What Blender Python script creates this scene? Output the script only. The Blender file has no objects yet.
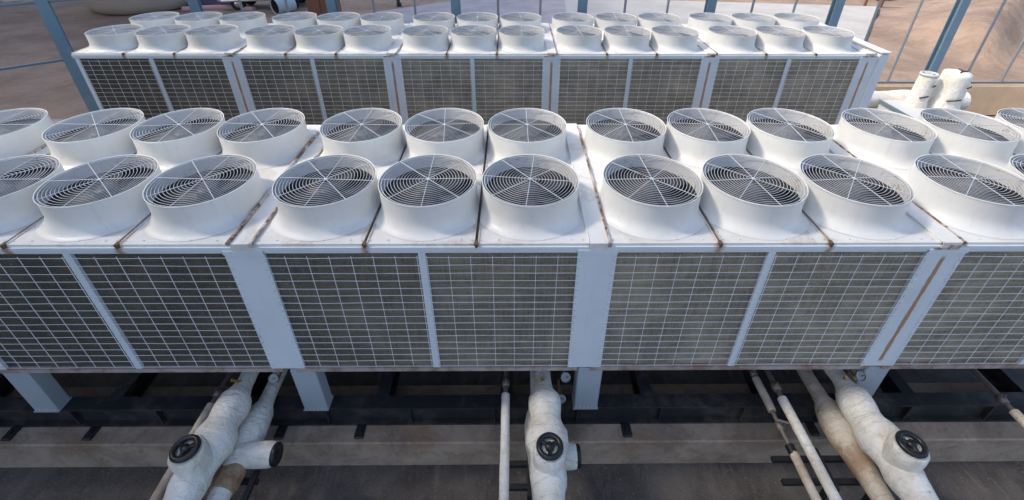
import bpy, math, random
from mathutils import Vector, Matrix, noise
random.seed(7)
scene = bpy.context.scene
COL = scene.collection
PI = math.pi

# ------------------------------------------------------------------ mesh helpers
class MB:
    """Collects vertices and faces; build() links them as ONE mesh object."""
    def __init__(s): s.v = []; s.f = []; s.sm = []; s.mi = []; s.m = 0
    def add(s, vs, fs, smooth=False):
        o = len(s.v); s.v += [tuple(v) for v in vs]
        for f in fs:
            s.f.append([i + o for i in f]); s.sm.append(smooth); s.mi.append(s.m)
    def box(s, x0, x1, y0, y1, z0, z1):
        s.add([(x0,y0,z0),(x1,y0,z0),(x1,y1,z0),(x0,y1,z0),(x0,y0,z1),(x1,y0,z1),(x1,y1,z1),(x0,y1,z1)],
              [(3,2,1,0),(4,5,6,7),(0,1,5,4),(1,2,6,5),(2,3,7,6),(3,0,4,7)])
    def bevel_box(s, x0, x1, y0, y1, z0, z1, b=.01):
        # box with chamfered vertical and top edges
        def ring(i, z): return [(x0+i,y0,z),(x1-i,y0,z),(x1,y0+i,z),(x1,y1-i,z),(x1-i,y1,z),(x0+i,y1,z),(x0,y1-i,z),(x0,y0+i,z)]
        r = ring(b, z0) + ring(b, z1-b)
        t = [(x0+b,y0+b,z1),(x1-b,y0+b,z1),(x1-b,y0+b,z1),(x1-b,y1-b,z1),(x1-b,y1-b,z1),(x0+b,y1-b,z1),(x0+b,y1-b,z1),(x0+b,y0+b,z1)]
        fs = [tuple(range(7,-1,-1))]
        for k in range(8):
            n = (k+1) % 8; fs.append((k, n, 8+n, 8+k))
        o = 16
        c = [(x0+b,y0+b,z1),(x1-b,y0+b,z1),(x1-b,y1-b,z1),(x0+b,y1-b,z1)]
        fs += [(o,o+1,o+2,o+3),(8,9,o+1,o),(10,11,o+2,o+1),(12,13,o+3,o+2),(14,15,o,o+3),(9,10,o+1),(11,12,o+2),(13,14,o+3),(15,8,o)]
        s.add(r + c, fs)
    def tube(s, pts, rad, n=16, cap=True, smooth=True, lump=0, seed=0, up=None):
        """Swept tube through pts with a radius per point."""
        pts = [Vector(p) for p in pts]
        if not hasattr(rad, '__len__'): rad = [rad]*len(pts)
        vs = []; ref = None
        for i, p in enumerate(pts):
            d = (pts[min(i+1,len(pts)-1)] - pts[max(i-1,0)]).normalized()
            if ref is None:
                ref = d.orthogonal().normalized()
            ref = (ref - d*ref.dot(d)).normalized()
            b = d.cross(ref)
            for k in range(n):
                a = 2*PI*k/n
                q = ref*math.cos(a) + b*math.sin(a)
                r = rad[i]
                if lump: r *= 1 + lump*noise.noise((p+q*rad[i])*5.5 + Vector((seed*3.1,0,0))) + .5*lump*noise.noise((p+q*rad[i])*19)
                vs.append(p + q*r)
        fs = []
        for i in range(len(pts)-1):
            for k in range(n):
                j = (k+1) % n
                fs.append((i*n+k, i*n+j, (i+1)*n+j, (i+1)*n+k))
        s.add(vs, fs, smooth)
        if cap:
            o = len(pts)-1
            s.add(vs[:n], [tuple(range(n-1,-1,-1))]); s.add(vs[o*n:], [tuple(range(n))])
    def bar(s, a, b, r, n=4): s.tube([a, b], r, n, True, n > 6)
    def beam(s, a, b, w, h):
        """rectangular bar from a to b, w across, h up"""
        a = Vector(a); b = Vector(b); d = (b-a).normalized()
        side = d.cross(Vector((0,0,1)))
        side = side.normalized() if side.length > 1e-4 else Vector((1,0,0))
        u = side.cross(d)
        vs = []
        for p in (a, b):
            for sx, sz in ((-1,-1),(1,-1),(1,1),(-1,1)):
                vs.append(p + side*(sx*w/2) + u*(sz*h/2))
        s.add(vs, [(3,2,1,0),(4,5,6,7),(0,1,5,4),(1,2,6,5),(2,3,7,6),(3,0,4,7)])
    def lathe(s, prof, c=(0,0,0), n=64, smooth=True, axis=None, closed=False):
        vs = []
        M = Matrix.Identity(3)
        if axis is not None: M = Vector((0,0,1)).rotation_difference(Vector(axis)).to_matrix()
        c = Vector(c)
        for r, z in prof:
            for k in range(n):
                a = 2*PI*k/n
                vs.append(c + M @ Vector((r*math.cos(a), r*math.sin(a), z)))
        fs = []
        m = len(prof)
        for i in range(m - (0 if closed else 1)):
            i2 = (i+1) % m
            for k in range(n):
                j = (k+1) % n
                fs.append((i*n+k, i*n+j, i2*n+j, i2*n+k))
        s.add(vs, fs, smooth)
    def torus(s, c, R, r, n=64, m=5, axis=None):
        s.lathe([(R + r*math.cos(2*PI*k/m), r*math.sin(2*PI*k/m)) for k in range(m)], c, n, True, axis, True)
    def build(s, name, mats, parent=None):
        me = bpy.data.meshes.new(name)
        me.from_pydata(s.v, [], s.f)
        if not isinstance(mats, (list, tuple)): mats = [mats]
        for m in mats: me.materials.append(m)
        me.polygons.foreach_set('use_smooth', s.sm)
        me.polygons.foreach_set('material_index', s.mi)
        me.update()
        o = bpy.data.objects.new(name, me); COL.objects.link(o)
        if parent: o.parent = parent
        return o

def thing(name, label, cat, loc=(0,0,0), group=None, rz=0):
    o = bpy.data.objects.new(name, None); COL.objects.link(o)
    o.location = loc; o.rotation_euler = (0,0,rz); o.empty_display_size = .2
    o['label'] = label; o['category'] = cat
    if group: o['group'] = group
    return o
def tag(o, label, cat, group=None):
    o['label'] = label; o['category'] = cat
    if group: o['group'] = group
    return o
def struct(o): o['kind'] = 'structure'; return o
def copy_tree(o, parent=None):
    c = o.copy(); COL.objects.link(c); c.parent = parent
    for ch in list(o.children): copy_tree(ch, c)
    return c

# ------------------------------------------------------------------ materials
def mat(name, col=(.5,.5,.5), rough=.6, metal=0):
    m = bpy.data.materials.new(name); m.use_nodes = True
    b = m.node_tree.nodes['Principled BSDF']
    b.inputs['Base Color'].default_value = (*col, 1)
    b.inputs['Roughness'].default_value = rough
    b.inputs['Metallic'].default_value = metal
    return m
class NT:
    def __init__(s, m):
        s.m = m; s.t = m.node_tree; s.n = s.t.nodes; s.b = s.n['Principled BSDF']
        g = s.n.new('ShaderNodeNewGeometry'); s.P = g.outputs['Position']
        tc = s.n.new('ShaderNodeTexCoord'); s.O = tc.outputs['Object']
    def link(s, a, b): s.t.links.new(a, b)
    def val(s, x, sock):
        if isinstance(x, (int, float)): sock.default_value = x
        elif isinstance(x, tuple): sock.default_value = (*x, 1) if len(x) == 3 and sock.type == 'RGBA' else x
        else: s.link(x, sock)
    def noise(s, scale=5, detail=4, rough=.6, vec=None, stretch=None, dist=0):
        v = vec or s.P
        if stretch:
            mp = s.n.new('ShaderNodeMapping'); s.link(v, mp.inputs[0]); mp.inputs['Scale'].default_value = stretch; v = mp.outputs[0]
        n = s.n.new('ShaderNodeTexNoise'); s.link(v, n.inputs['Vector'])
        n.inputs['Scale'].default_value = scale; n.inputs['Detail'].default_value = detail; n.inputs['Roughness'].default_value = rough
        n.inputs['Distortion'].default_value = dist
        return n.outputs[0]
    def ramp(s, x, a, b, lo=0., hi=1.):
        r = s.n.new('ShaderNodeMapRange'); r.interpolation_type = 'SMOOTHSTEP'
        s.val(x, r.inputs[0]); r.inputs[1].default_value = a; r.inputs[2].default_value = b
        r.inputs[3].default_value = lo; r.inputs[4].default_value = hi
        return r.outputs[0]
    def math(s, op, a, b=0.):
        m = s.n.new('ShaderNodeMath'); m.operation = op; s.val(a, m.inputs[0]); s.val(b, m.inputs[1]); return m.outputs[0]
    def mix(s, f, a, b):
        m = s.n.new('ShaderNodeMix'); m.data_type = 'RGBA'
        s.val(f, m.inputs[0]); s.val(a, m.inputs[6]); s.val(b, m.inputs[7]); return m.outputs[2]
    def xyz(s, v):
        x = s.n.new('ShaderNodeSeparateXYZ'); s.link(v, x.inputs[0]); return x.outputs
    def color(s, c): s.val(c, s.b.inputs['Base Color'])
    def rough(s, r): s.val(r, s.b.inputs['Roughness'])
    def bump(s, h, strength=.3, dist=.01):
        b = s.n.new('ShaderNodeBump'); s.val(h, b.inputs['Height']); b.inputs['Strength'].default_value = strength; b.inputs['Distance'].default_value = dist
        s.link(b.outputs[0], s.b.inputs['Normal'])

RUST = (.23,.10,.04); RUSTL = (.36,.17,.07)
def painted(name, col, dirt=.25, rust_amt=.0, rough=.45, dirtcol=(.36,.32,.27), big=1.3):
    m = mat(name, col, rough); t = NT(m)
    d = t.ramp(t.noise(big, 6, .65), .38, .78)
    c = t.mix(t.math('MULTIPLY', d, dirt), col, dirtcol)
    st = t.ramp(t.noise(3, 5, .7, stretch=(5,5,.35)), .5, .8)
    c = t.mix(t.math('MULTIPLY', st, dirt*.7), c, dirtcol)
    sp = t.ramp(t.noise(26, 3, .6), .66, .74)
    c = t.mix(t.math('MULTIPLY', sp, dirt*.9), c, (.30,.22,.15))
    if rust_amt:
        r = t.ramp(t.noise(4.5, 8, .75), .70-rust_amt, .76-rust_amt)
        c = t.mix(r, c, t.mix(t.noise(30), RUST, RUSTL))
    t.color(c)
    t.rough(t.ramp(t.noise(6), .3, .7, rough-.08, rough+.15))
    t.bump(t.noise(3, 3), .08, .02)
    return m, t, c

WHITE = (.745,.738,.703)
COOL = (.71,.775,.82)
M = {}
M['shroud'], *_ = painted('shroud_paint', WHITE, .22, .0, .42)
# top sheet: dirt concentrated towards the grooves, rust on the front lip
m, t, c = painted('top_sheet_paint', WHITE, .30, .035, .5); M['top'] = m
x, y, z = t.xyz(t.O)
ax = t.math('ABSOLUTE', t.math('SUBTRACT', t.math('ABSOLUTE', x), .5))
wob = t.math('ADD', ax, t.math('MULTIPLY', t.math('SUBTRACT', t.noise(5, 7, .75), .5), .22))
c = t.mix(t.ramp(wob, .0, .055, .5, 0), c, t.mix(t.noise(3, 3), (.42,.33,.24), (.33,.22,.13)))
puddle = t.ramp(t.noise(1.1, 3, .5, dist=1.2), .60, .64)
rim_ = t.math('MULTIPLY', puddle, t.ramp(t.noise(1.1, 3, .5, dist=1.2), .70, .64))
c = t.mix(t.math('MULTIPLY', rim_, .35), c, (.45,.40,.32))
drop = t.ramp(t.noise(11, 3, .5, dist=.6), .735, .755)
c = t.mix(t.math('MULTIPLY', drop, .6), c, (.20,.15,.10))
front = t.math('MULTIPLY', t.ramp(y, .09, .0), t.ramp(t.noise(2.3, 6, .75), .5, .66))
c = t.mix(t.math('MULTIPLY', front, .4), c, (.40,.27,.16))
t.color(c)
# front fascia: rust runs below each groove end
m, t, c = painted('fascia_paint', COOL, .22, .0, .45); M['fascia'] = m
x, y, z = t.xyz(t.O)
ax = t.math('ABSOLUTE', t.math('SUBTRACT', t.math('ABSOLUTE', x), .5))
wob = t.math('ADD', ax, t.math('MULTIPLY', t.math('SUBTRACT', t.noise(9, 4, .7), .5), .09))
k = t.math('MULTIPLY', t.ramp(wob, .005, .060, .85, 0), t.ramp(t.noise(3.1, 2), .38, .55))
t.color(t.mix(k, c, (.36,.20,.10)))
M['panel'], *_ = painted('cover_panel_paint', COOL, .16, .0, .42)
# cover panels with the rusted centre seam
m, t, c = painted('rusted_panel_paint', COOL, .2, .0, .45); M['panel_rust'] = m
x, y, z = t.xyz(t.O)
off = t.math('SUBTRACT', x, 1.598)
wob = t.math('ADD', t.math('ABSOLUTE', off), t.math('MULTIPLY', t.math('SUBTRACT', t.noise(7, 5, .7), .5), .03))
k = t.math('MULTIPLY', t.ramp(wob, .019, .026, 1, 0), t.math('MULTIPLY', t.ramp(z, .86, .92), t.ramp(z, 2.40, 2.33)))
k = t.math('MULTIPLY', k, t.ramp(t.noise(5, 3, .6, stretch=(1,1,.5)), .25, .42, .45, .95))
t.color(t.mix(k, c, t.mix(t.noise(12), (.40,.21,.11), (.50,.31,.19))))
M['wire'] = mat('guard_wire', (.50,.55,.60), .45)
t = NT(M['wire']); t.color(t.mix(t.ramp(t.noise(2.5, 5, .7), .55, .75), (.84,.87,.89), (.55,.48,.40)))
m, t, c = painted('throat_shade_paint', (.60,.595,.58), .40, .0, .5); M['throat'] = m  # white paint greyed: shade inside the opening put into the colour
k = t.ramp(t.noise(7, 8, .8), .55, .64); c = t.mix(t.math('MULTIPLY', k, .75), c, t.mix(t.noise(40), (.16,.09,.05), (.36,.20,.10))); t.color(c)
M['ring'] = mat('dark_lower_throat', (.03,.03,.03), .6)  # lower throat wall, depth shade painted as near-black
M['grille'] = mat('grille_wire', (.66,.68,.70), .45)
t = NT(M['grille']); t.color(t.mix(t.ramp(t.noise(3.5, 6, .75), .62, .70), (.60,.62,.64), (.34,.18,.09)))
# finned coil: fine vertical fins, horizontal tube rows, dust patches
m = mat('coil_fins', (.06,.06,.055), .75); M['coil'] = m; t = NT(m)
blot = t.ramp(t.noise(2.2, 7, .75, stretch=(1.6,1,.8)), .35, .72)
fib = t.ramp(t.noise(9, 4, .7, stretch=(9,1,.35)), .35, .75)
rows = t.ramp(t.noise(7, 3, .6, stretch=(.25,1,6)), .4, .75)
x, y, z = t.xyz(t.P)
dust_haze = t.ramp(t.math('ADD', t.math('ADD', x, t.math('MULTIPLY', y, .75)), t.math('MULTIPLY', t.noise(.5, 3), 3)), -.5, 7.5)  # dust plus painted haze: coils get lighter towards the right and rear
blot = t.ramp(t.noise(1.7, 9, .72, dist=.4), .34, .72)
lo = t.mix(dust_haze, (.036,.032,.024), (.170,.150,.112)); hi = t.mix(dust_haze, (.100,.088,.064), (.44,.385,.285))
c = t.mix(blot, lo, hi)
fib = t.ramp(t.noise(11, 4, .7, stretch=(10,1,.16)), .40, .72)
c = t.mix(t.math('MULTIPLY', fib, .55), c, t.mix(dust_haze, (.15,.132,.098), (.54,.475,.36)))
rows = t.ramp(t.noise(9, 2, .5, stretch=(.12,1,5)), .40, .66)
c = t.mix(t.math('MULTIPLY', rows, .30), c, (.030,.026,.020))
fine = t.ramp(t.noise(52, 5, .75), .46, .70)
c = t.mix(t.math('MULTIPLY', fine, .55), c, t.mix(dust_haze, (.20,.18,.14), (.50,.45,.36)))
speck = t.ramp(t.noise(24, 5, .75, dist=1), .62, .69)
c = t.mix(t.math('MULTIPLY', speck, .5), c, (.46,.41,.32))
t.color(c)
t.bump(t.noise(60, 3, .7, stretch=(3,1,.3)), .5, .01)
M['groove'] = mat('groove_dirt', (.12,.10,.08), .9)
t = NT(M['groove']); x, y, z = t.xyz(t.O)
c = t.mix(t.ramp(t.noise(6, 5, .7), .4, .65), (.065,.06,.055), (.17,.135,.10))
c = t.mix(t.math('MULTIPLY', t.ramp(y, .14, .03), t.ramp(t.noise(8, 3), .3, .5)), c, (.13,.08,.05)); t.color(c)
M['interior'] = mat('casing_interior', (.030,.029,.027), .8)
M['flange'] = mat('base_rail', (.40,.31,.27), .7)
t = NT(M['flange']); t.color(t.mix(t.ramp(t.noise(4, 6, .7), .4, .65), (.44,.37,.34), (.26,.16,.11)))
M['blade'] = mat('fan_blade', (.17,.17,.17), .55)
t = NT(M['blade']); t.color(t.mix(t.ramp(t.noise(8, 5, .7), .45, .7), (.016,.017,.019), (.055,.048,.04)))
M['motor'] = mat('motor', (.03,.032,.035), .5)
M['leg'], *_ = painted('leg_paint', (.40,.455,.50), .3, .0, .45)
M['steel'] = mat('black_steel', (.02,.021,.024), .5)
t = NT(M['steel']); t.color(t.mix(t.ramp(t.noise(3, 7, .75), .45, .72), (.016,.018,.022), (.085,.075,.065)))
M['bracket'] = mat('bracket_paint', (.015,.016,.018), .5)
M['bolt'] = mat('bolt', (.55,.56,.56), .4, .6)
# insulated pipe wrap
def wrap(name, a, b, amt):
    m = mat(name, a, .6); t = NT(m)
    d = t.ramp(t.noise(3.2, 7, .7), .42, .72)
    c = t.mix(t.math('MULTIPLY', d, amt), a, b)
    sp = t.ramp(t.noise(15, 4, .7), .66, .72)
    c = t.mix(t.math('MULTIPLY', sp, .7), c, (.16,.12,.08))
    wv = t.n.new('ShaderNodeTexWave'); wv.wave_type = 'BANDS'; wv.bands_direction = 'Y'; wv.wave_profile = 'SAW'
    t.link(t.P, wv.inputs['Vector']); wv.inputs['Scale'].default_value = 2.6; wv.inputs['Distortion'].default_value = 3.5
    wv.inputs['Detail'].default_value = 3; wv.inputs['Detail Scale'].default_value = 1.6
    seam = t.ramp(wv.outputs[1], .955, .99)
    c = t.mix(t.math('MULTIPLY', seam, t.math('MULTIPLY', t.ramp(t.noise(4, 3), .40, .6), .55)), c, (.22,.17,.12))
    crack = t.math('MULTIPLY', t.ramp(t.math('ABSOLUTE', t.math('SUBTRACT', t.noise(4.5, 6, .7, dist=.8), .5)), .0, .012, 1, 0), t.ramp(t.noise(2.1, 3), .52, .62))
    c = t.mix(t.math('MULTIPLY', crack, .30), c, (.14,.10,.07))
    t.color(c)
    w = t.noise(8, 4, .6, stretch=(1,2.2,1), dist=.6)
    t.bump(t.math('ADD', t.math('ADD', w, t.math('MULTIPLY', wv.outputs[1], .22)), t.math('MULTIPLY', t.noise(26, 4, .6), .35)), .7, .035)
    return m
M['wrap'] = wrap('white_wrap', (.80,.775,.71), (.50,.42,.30), .60)
M['wrap_old'] = wrap('yellowed_wrap', (.60,.53,.43), (.36,.25,.15), .75)
M['wrap_rust'] = wrap('rust_stained_wrap', (.42,.28,.17), (.16,.08,.04), .9)
M['brass'] = mat('brass', (.42,.27,.09), .4, .6)
M['black'] = mat('black_plastic', (.012,.013,.014), .35)
M['valve_metal'] = mat('valve_metal', (.20,.17,.15), .55, .4)
M['gauge_face'] = mat('gauge_face', (.19,.21,.22), .25)
M['gauge_case'] = mat('gauge_case', (.35,.36,.37), .3, .8)
# ground surfaces
m = mat('stained_concrete', (.3,.27,.24), .85); M['concrete'] = m; M['grit'] = mat('grit', (.17,.15,.125), .9); t = NT(m)
c = t.mix(t.ramp(t.noise(1.6, 8, .7, stretch=(.8,1,1), dist=.5), .38, .66), (.42,.325,.245), (.235,.178,.133))
c = t.mix(t.math('MULTIPLY', t.ramp(t.noise(4, 6, .75, stretch=(1,.5,.4)), .55, .75), .7), c, (.12,.090,.066))
c = t.mix(t.math('MULTIPLY', t.ramp(t.noise(6, 8, .8, dist=1), .52, .66), .55), c, (.15,.115,.09))
c = t.mix(t.math('MULTIPLY', t.ramp(t.noise(.8, 5, .7), .55, .7), .6), c, (.30,.17,.09))
c = t.mix(t.math('MULTIPLY', t.ramp(t.noise(40, 2), .62, .72), .4), c, (.42,.38,.33))
t.color(c); t.bump(t.noise(18, 6, .7), .5, .02)
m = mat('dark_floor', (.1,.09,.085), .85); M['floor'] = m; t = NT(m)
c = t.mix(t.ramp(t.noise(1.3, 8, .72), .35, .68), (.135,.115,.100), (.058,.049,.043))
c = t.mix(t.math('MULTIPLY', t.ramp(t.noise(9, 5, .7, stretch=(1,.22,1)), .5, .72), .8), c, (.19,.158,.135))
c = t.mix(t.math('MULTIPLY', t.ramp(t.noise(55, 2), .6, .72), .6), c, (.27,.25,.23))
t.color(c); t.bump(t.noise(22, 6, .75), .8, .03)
m = mat('bounce_floor', (.4,.37,.34), .85); M['bounce_floor'] = m; t = NT(m)
c = t.mix(t.ramp(t.noise(.9, 8, .7), .35, .7), (.46,.42,.37), (.30,.265,.23)); t.color(c); t.bump(t.noise(18, 5, .7), .4, .02)
m = mat('sand', (.4,.3,.22), .95); M['sand'] = m; t = NT(m)
c = t.mix(t.ramp(t.noise(.30, 9, .74), .38, .62), (.37,.265,.195), (.25,.175,.13))
c = t.mix(t.math('MULTIPLY', t.ramp(t.noise(.5, 6, .7, stretch=(.35,1.8,1), dist=.8), .5, .72), .7), c, (.20,.145,.115))
c = t.mix(t.math('MULTIPLY', t.ramp(t.noise(2.5, 6, .7), .5, .75), .35), c, (.46,.34,.25))
c = t.mix(t.math('MULTIPLY', t.ramp(t.noise(9, 5, .8), .56, .70), .55), c, (.15,.112,.09))
t.color(c); t.bump(t.noise(2.2, 8, .7), .8, .15)
m = mat('pale_concrete', (.5,.48,.46), .85); M['pad'] = m; t = NT(m)
c = t.mix(t.ramp(t.noise(.5, 7, .65), .35, .7), (.47,.45,.425), (.39,.37,.345))
c = t.mix(t.math('MULTIPLY', t.ramp(t.noise(6, 4, .7), .62, .74), .4), c, (.30,.27,.25))
t.color(c); t.bump(t.noise(14, 5), .3, .02)
m = mat('tan_wall', (.5,.38,.27), .85); M['tanwall'] = m; t = NT(m)
c = t.mix(t.ramp(t.noise(1.2, 7, .7), .35, .7), (.82,.58,.36), (.70,.47,.28))
c = t.mix(t.math('MULTIPLY', t.ramp(t.noise(2.4, 5, .7, stretch=(3,3,.3)), .5, .75), .6), c, (.60,.50,.40))
t.color(c); t.bump(t.noise(14, 5), .3, .02)
M['teal'], *_ = painted('teal_post_paint', (.16,.27,.35), .35, .0, .45, (.34,.38,.40), 2.5)
M['rod'] = mat('grey_rod', (.27,.29,.31), .5)
M['rail'] = mat('grey_blue_rail', (.14,.20,.25), .5)
M['added_facade'], *_ = painted('added_building_render', (.46,.42,.38), .3, 0, .8)
M['glass_dark'] = mat('dark_glass', (.03,.04,.05), .15)
M['duct'], *_ = painted('duct_cladding', (.58,.58,.57), .25, 0, .5)

# ------------------------------------------------------------------ camera
H = 6.08
f, CX, CY, pitch, roll, yaw = 456.3774, 517.5929, 156.0098, .5209, .0038, .0094
c_, s_ = math.cos(pitch), math.sin(pitch); a_, b_ = math.cos(yaw), math.sin(yaw)
r_ = Vector((a_, -b_, 0)); F_ = Vector((b_*c_, a_*c_, -s_)); U_ = Vector((b_*s_, a_*s_, c_))
cr, sr = math.cos(roll), math.sin(roll)
Rv = r_*cr + U_*sr; Uv = U_*cr - r_*sr
cam = bpy.data.cameras.new('Camera'); co = bpy.data.objects.new('Camera', cam); COL.objects.link(co)
Mx = Matrix.Identity(4)
for i in range(3): Mx[i][0] = Rv[i]; Mx[i][1] = Uv[i]; Mx[i][2] = -F_[i]
Mx[2][3] = H
co.matrix_world = Mx
cam.sensor_width = 36; cam.lens = f*36/1024
cam.shift_x = -(CX-512)/1024; cam.shift_y = (CY-250)/1024
cam.clip_end = 2000; cam.clip_start = .05
scene.camera = co

# ------------------------------------------------------------------ light
EL, AZ = math.radians(47), math.radians(180-2)     # AZ: direction to the sun, counted from +X towards +Y
dirs = Vector((math.cos(EL)*math.cos(AZ), math.cos(EL)*math.sin(AZ), math.sin(EL)))
sun = bpy.data.lights.new('Sun', 'SUN'); so = bpy.data.objects.new('Sun', sun); COL.objects.link(so)
sun.energy = 2.0; sun.angle = math.radians(9); sun.color = (1, .92, .79)
so.rotation_euler = dirs.to_track_quat('Z', 'Y').to_euler(); so.location = (-20, 0, 30)
w = bpy.data.worlds.new('World'); scene.world = w; w.use_nodes = True
nt = w.node_tree; bg = nt.nodes['Background']
sky = nt.nodes.new('ShaderNodeTexSky'); sky.sky_type = 'NISHITA'; sky.sun_disc = False
sky.sun_elevation = EL; sky.sun_rotation = math.atan2(dirs.x, dirs.y)
sky.air_density = .9; sky.dust_density = 2.5; sky.ozone_density = .8
nt.links.new(sky.outputs[0], bg.inputs[0]); bg.inputs[1].default_value = .15
vs = scene.view_settings; vs.view_transform = 'Standard'; vs.look = 'None'; vs.gamma = 1; vs.exposure = .96

# ------------------------------------------------------------------ setting
g = MB()
# ground: fine grid near, dropping off to one huge sheet; gentle sand swells on the right beyond the fence
def gz(x, y):
    zz = -.06
    if y > 14.2:
        k = min(1, (y-14.2)/3)
        zz += k*(.22*noise.noise(Vector((x*.13, y*.16, 0))) + .06*noise.noise(Vector((x*.6, y*.7, 3))) + .05)
        # soft diagonal bank in the sand on the right
        d = (x-19.5) - (y-19)*1.15
        if x > 14:
            q = max(0, min(1, 1+d/7)) if d < 0 else max(0, 1-d/2.2)
            zz += k*min(1, (x-14)/4)*1.15*q*q*(3-2*q)
        # level under the paved pad
        px = max(0, min(1, (x+9)/2, (21-x)/2)) if 15 < y < 45 else 0
        zz = zz*(1-px) + (-.06)*px
    return zz
xs = [-600,-150,-80] + [-60+i*.6 for i in range(201)] + [80,150,600]
ys = [-600,-100,-30,-5,5,14.2] + [14.6+i*.45 for i in range(110)] + [90,180,900]
vv = [(x, y, gz(x, y) if -60 <= x <= 60 and y < 64 else -.06) for y in ys for x in xs]
nx = len(xs)
ff = [(j*nx+i, j*nx+i+1, (j+1)*nx+i+1, (j+1)*nx+i) for j in range(len(ys)-1) for i in range(nx-1)]
g.add(vv, ff, True)
struct(g.build('ground', M['sand']))
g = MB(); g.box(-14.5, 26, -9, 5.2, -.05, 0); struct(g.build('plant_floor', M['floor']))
g = MB(); g.box(-14.5, 26, 5.2, 12.9, -.05, .002); struct(g.build('plant_floor', M['bounce_floor']))  # aisle floor made pale to bounce extra light onto the rear row
# concrete plinths under the two banks
for y0, y1 in ((2.98, 3.72), (4.95, 5.60), (8.80, 9.5), (10.75, 11.45)):
    g = MB(); g.bevel_box(-9.6, 8.4, y0, y1, -.02, .48, .015); struct(g.build('concrete_plinth', M['concrete']))
# paved pads beyond the fence
def pad_of(pts, m):
    g = MB(); n = len(pts)
    g.add([(x,y,-.05) for x,y in pts]+[(x,y,.03) for x,y in pts], [tuple(range(n,2*n))]+[(i,(i+1)%n,(i+1)%n+n,i+n) for i in range(n)])
    struct(g.build('paved_pad', m))
M['pad_shade'] = mat('shaded_pad_concrete', (.36,.33,.36), .8)  # left part of the concrete pad, its shade put into the colour
t = NT(M['pad_shade']); c = t.mix(t.ramp(t.noise(.7, 7, .7), .35, .7), (.40,.37,.39), (.31,.28,.31)); t.color(c); t.bump(t.noise(14, 5), .3, .02)
pad_of([(3.3,36),(3.36,31),(2.66,21),(2.5,18.6),(14.6,18.6),(15.8,20.2),(23.0,29.4),(10.3,31.2)], M['pad'])
pad_of([(-9.2,26.6),(-7.0,28.6),(-3.6,31.2),(3.30,36),(3.355,31),(2.655,21),(2.495,18.6),(-8,18.6)], M['pad_shade'])
pad_of([(-70,28.6),(-31.4,29.3),(-28.3,31.5),(-26,40),(-70,40)], M['pad'])
# ------------------------------------------------------------------ chillers
X0, P, YF = -.8381, 3.1957, 3.1609
CD, D = 1.2175, 2.435            # fan cell depth, unit depth
Z_TOP, Z_RIM = 2.53, 2.838       # local z (unit base = leg bottom at world .83)
Z_COIL0, Z_COIL1 = .81, 2.43
ZB = .83

def top_cell(mb, cx, cy, hx, hy, r, z, n=64):
    """flat sheet hx*hy with a round hole"""
    ci = []; sq = []
    for k in range(n):
        a = 2*PI*(k+.5)/n; c, s = math.cos(a), math.sin(a)
        ci.append((cx+r*c, cy+r*s, z))
        q = min(hx/abs(c) if abs(c) > 1e-6 else 9e9, hy/abs(s) if abs(s) > 1e-6 else 9e9)
        sq.append([cx+q*c, cy+q*s, z])
    # snap the sample nearest each corner
    for sx in (-1,1):
        for sy in (-1,1):
            j = min(range(n), key=lambda i: (sq[i][0]-cx-sx*hx)**2+(sq[i][1]-cy-sy*hy)**2)
            sq[j] = [cx+sx*hx, cy+sy*hy, z]
    mb.add(ci+sq, [(k, n+k, n+(k+1)%n, (k+1)%n) for k in range(n)])

def make_shroud(unit, cx, cy):
    g = MB()
    z0 = Z_TOP
    n = 72
    # outer skin: moulded flare spreading to the edges of its square sheet
    prof = [(1,.003),(.85,.006),(.66,.013),(.46,.025),(.28,.044),(.13,.070),(.04,.10),(0,.13),(0,.20),(.0,.285)]
    vs = []
    for k_, z in prof:
        for k in range(n):
            a = 2*PI*k/n
            rm = min(.4868/max(abs(math.cos(a)),1e-6), .585/max(abs(math.sin(a)),1e-6), .575)
            r = .4715 + (rm-.4715)*k_
            vs.append((r*math.cos(a), r*math.sin(a), z))
    fs = [(i*n+k, i*n+(k+1)%n, (i+1)*n+(k+1)%n, (i+1)*n+k) for i in range(len(prof)-1) for k in range(n)]
    g.add(vs, fs, True)
    g.lathe([(.4715,.285),(.474,.296),(.476,.303),(.476,.3065),(.4745,.3085),(.471,.3085),(.468,.306),(.4675,.300)], (0,0,0), n)
    for sx in (-1,1):
        for sy in (-1,0,1): g.lathe([(.008,0),(.008,.004),(0,.007)], (sx*.462, sy*.56, .0045), 8)
    g.m = 1
    g.lathe([(.4675,.301),(.461,.26),(.451,.20),(.447,.165)], (0,0,0), n)
    g.m = 2
    g.lathe([(.447,.165),(.440,.150),(.437,.10),(.437,-.06)], (0,0,0), n)
    s = g.build('fan_shroud', [M['shroud'], M['throat'], M['ring']], unit); s.location = (cx, cy, z0)
    return s
def grille_mb():
    g = MB(); z = .297
    R = .448
    for i in range(1, 16):
        r = R*i/15
        if i == 1: continue
        g.torus((0,0,z), r, .0025 if i < 15 else .0045, 64, 4)
    for k in range(4):
        a = k*PI/4
        d = Vector((math.cos(a), math.sin(a), 0))
        g.tube([d*-.465+Vector((0,0,z+.005)), d*.465+Vector((0,0,z+.004))], .0036, 5, True, True)
    g.lathe([(.0,.009),(.016,.009),(.018,.004),(.018,-.006),(0,-.006)], (0,0,z), 12)
    return g
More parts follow.
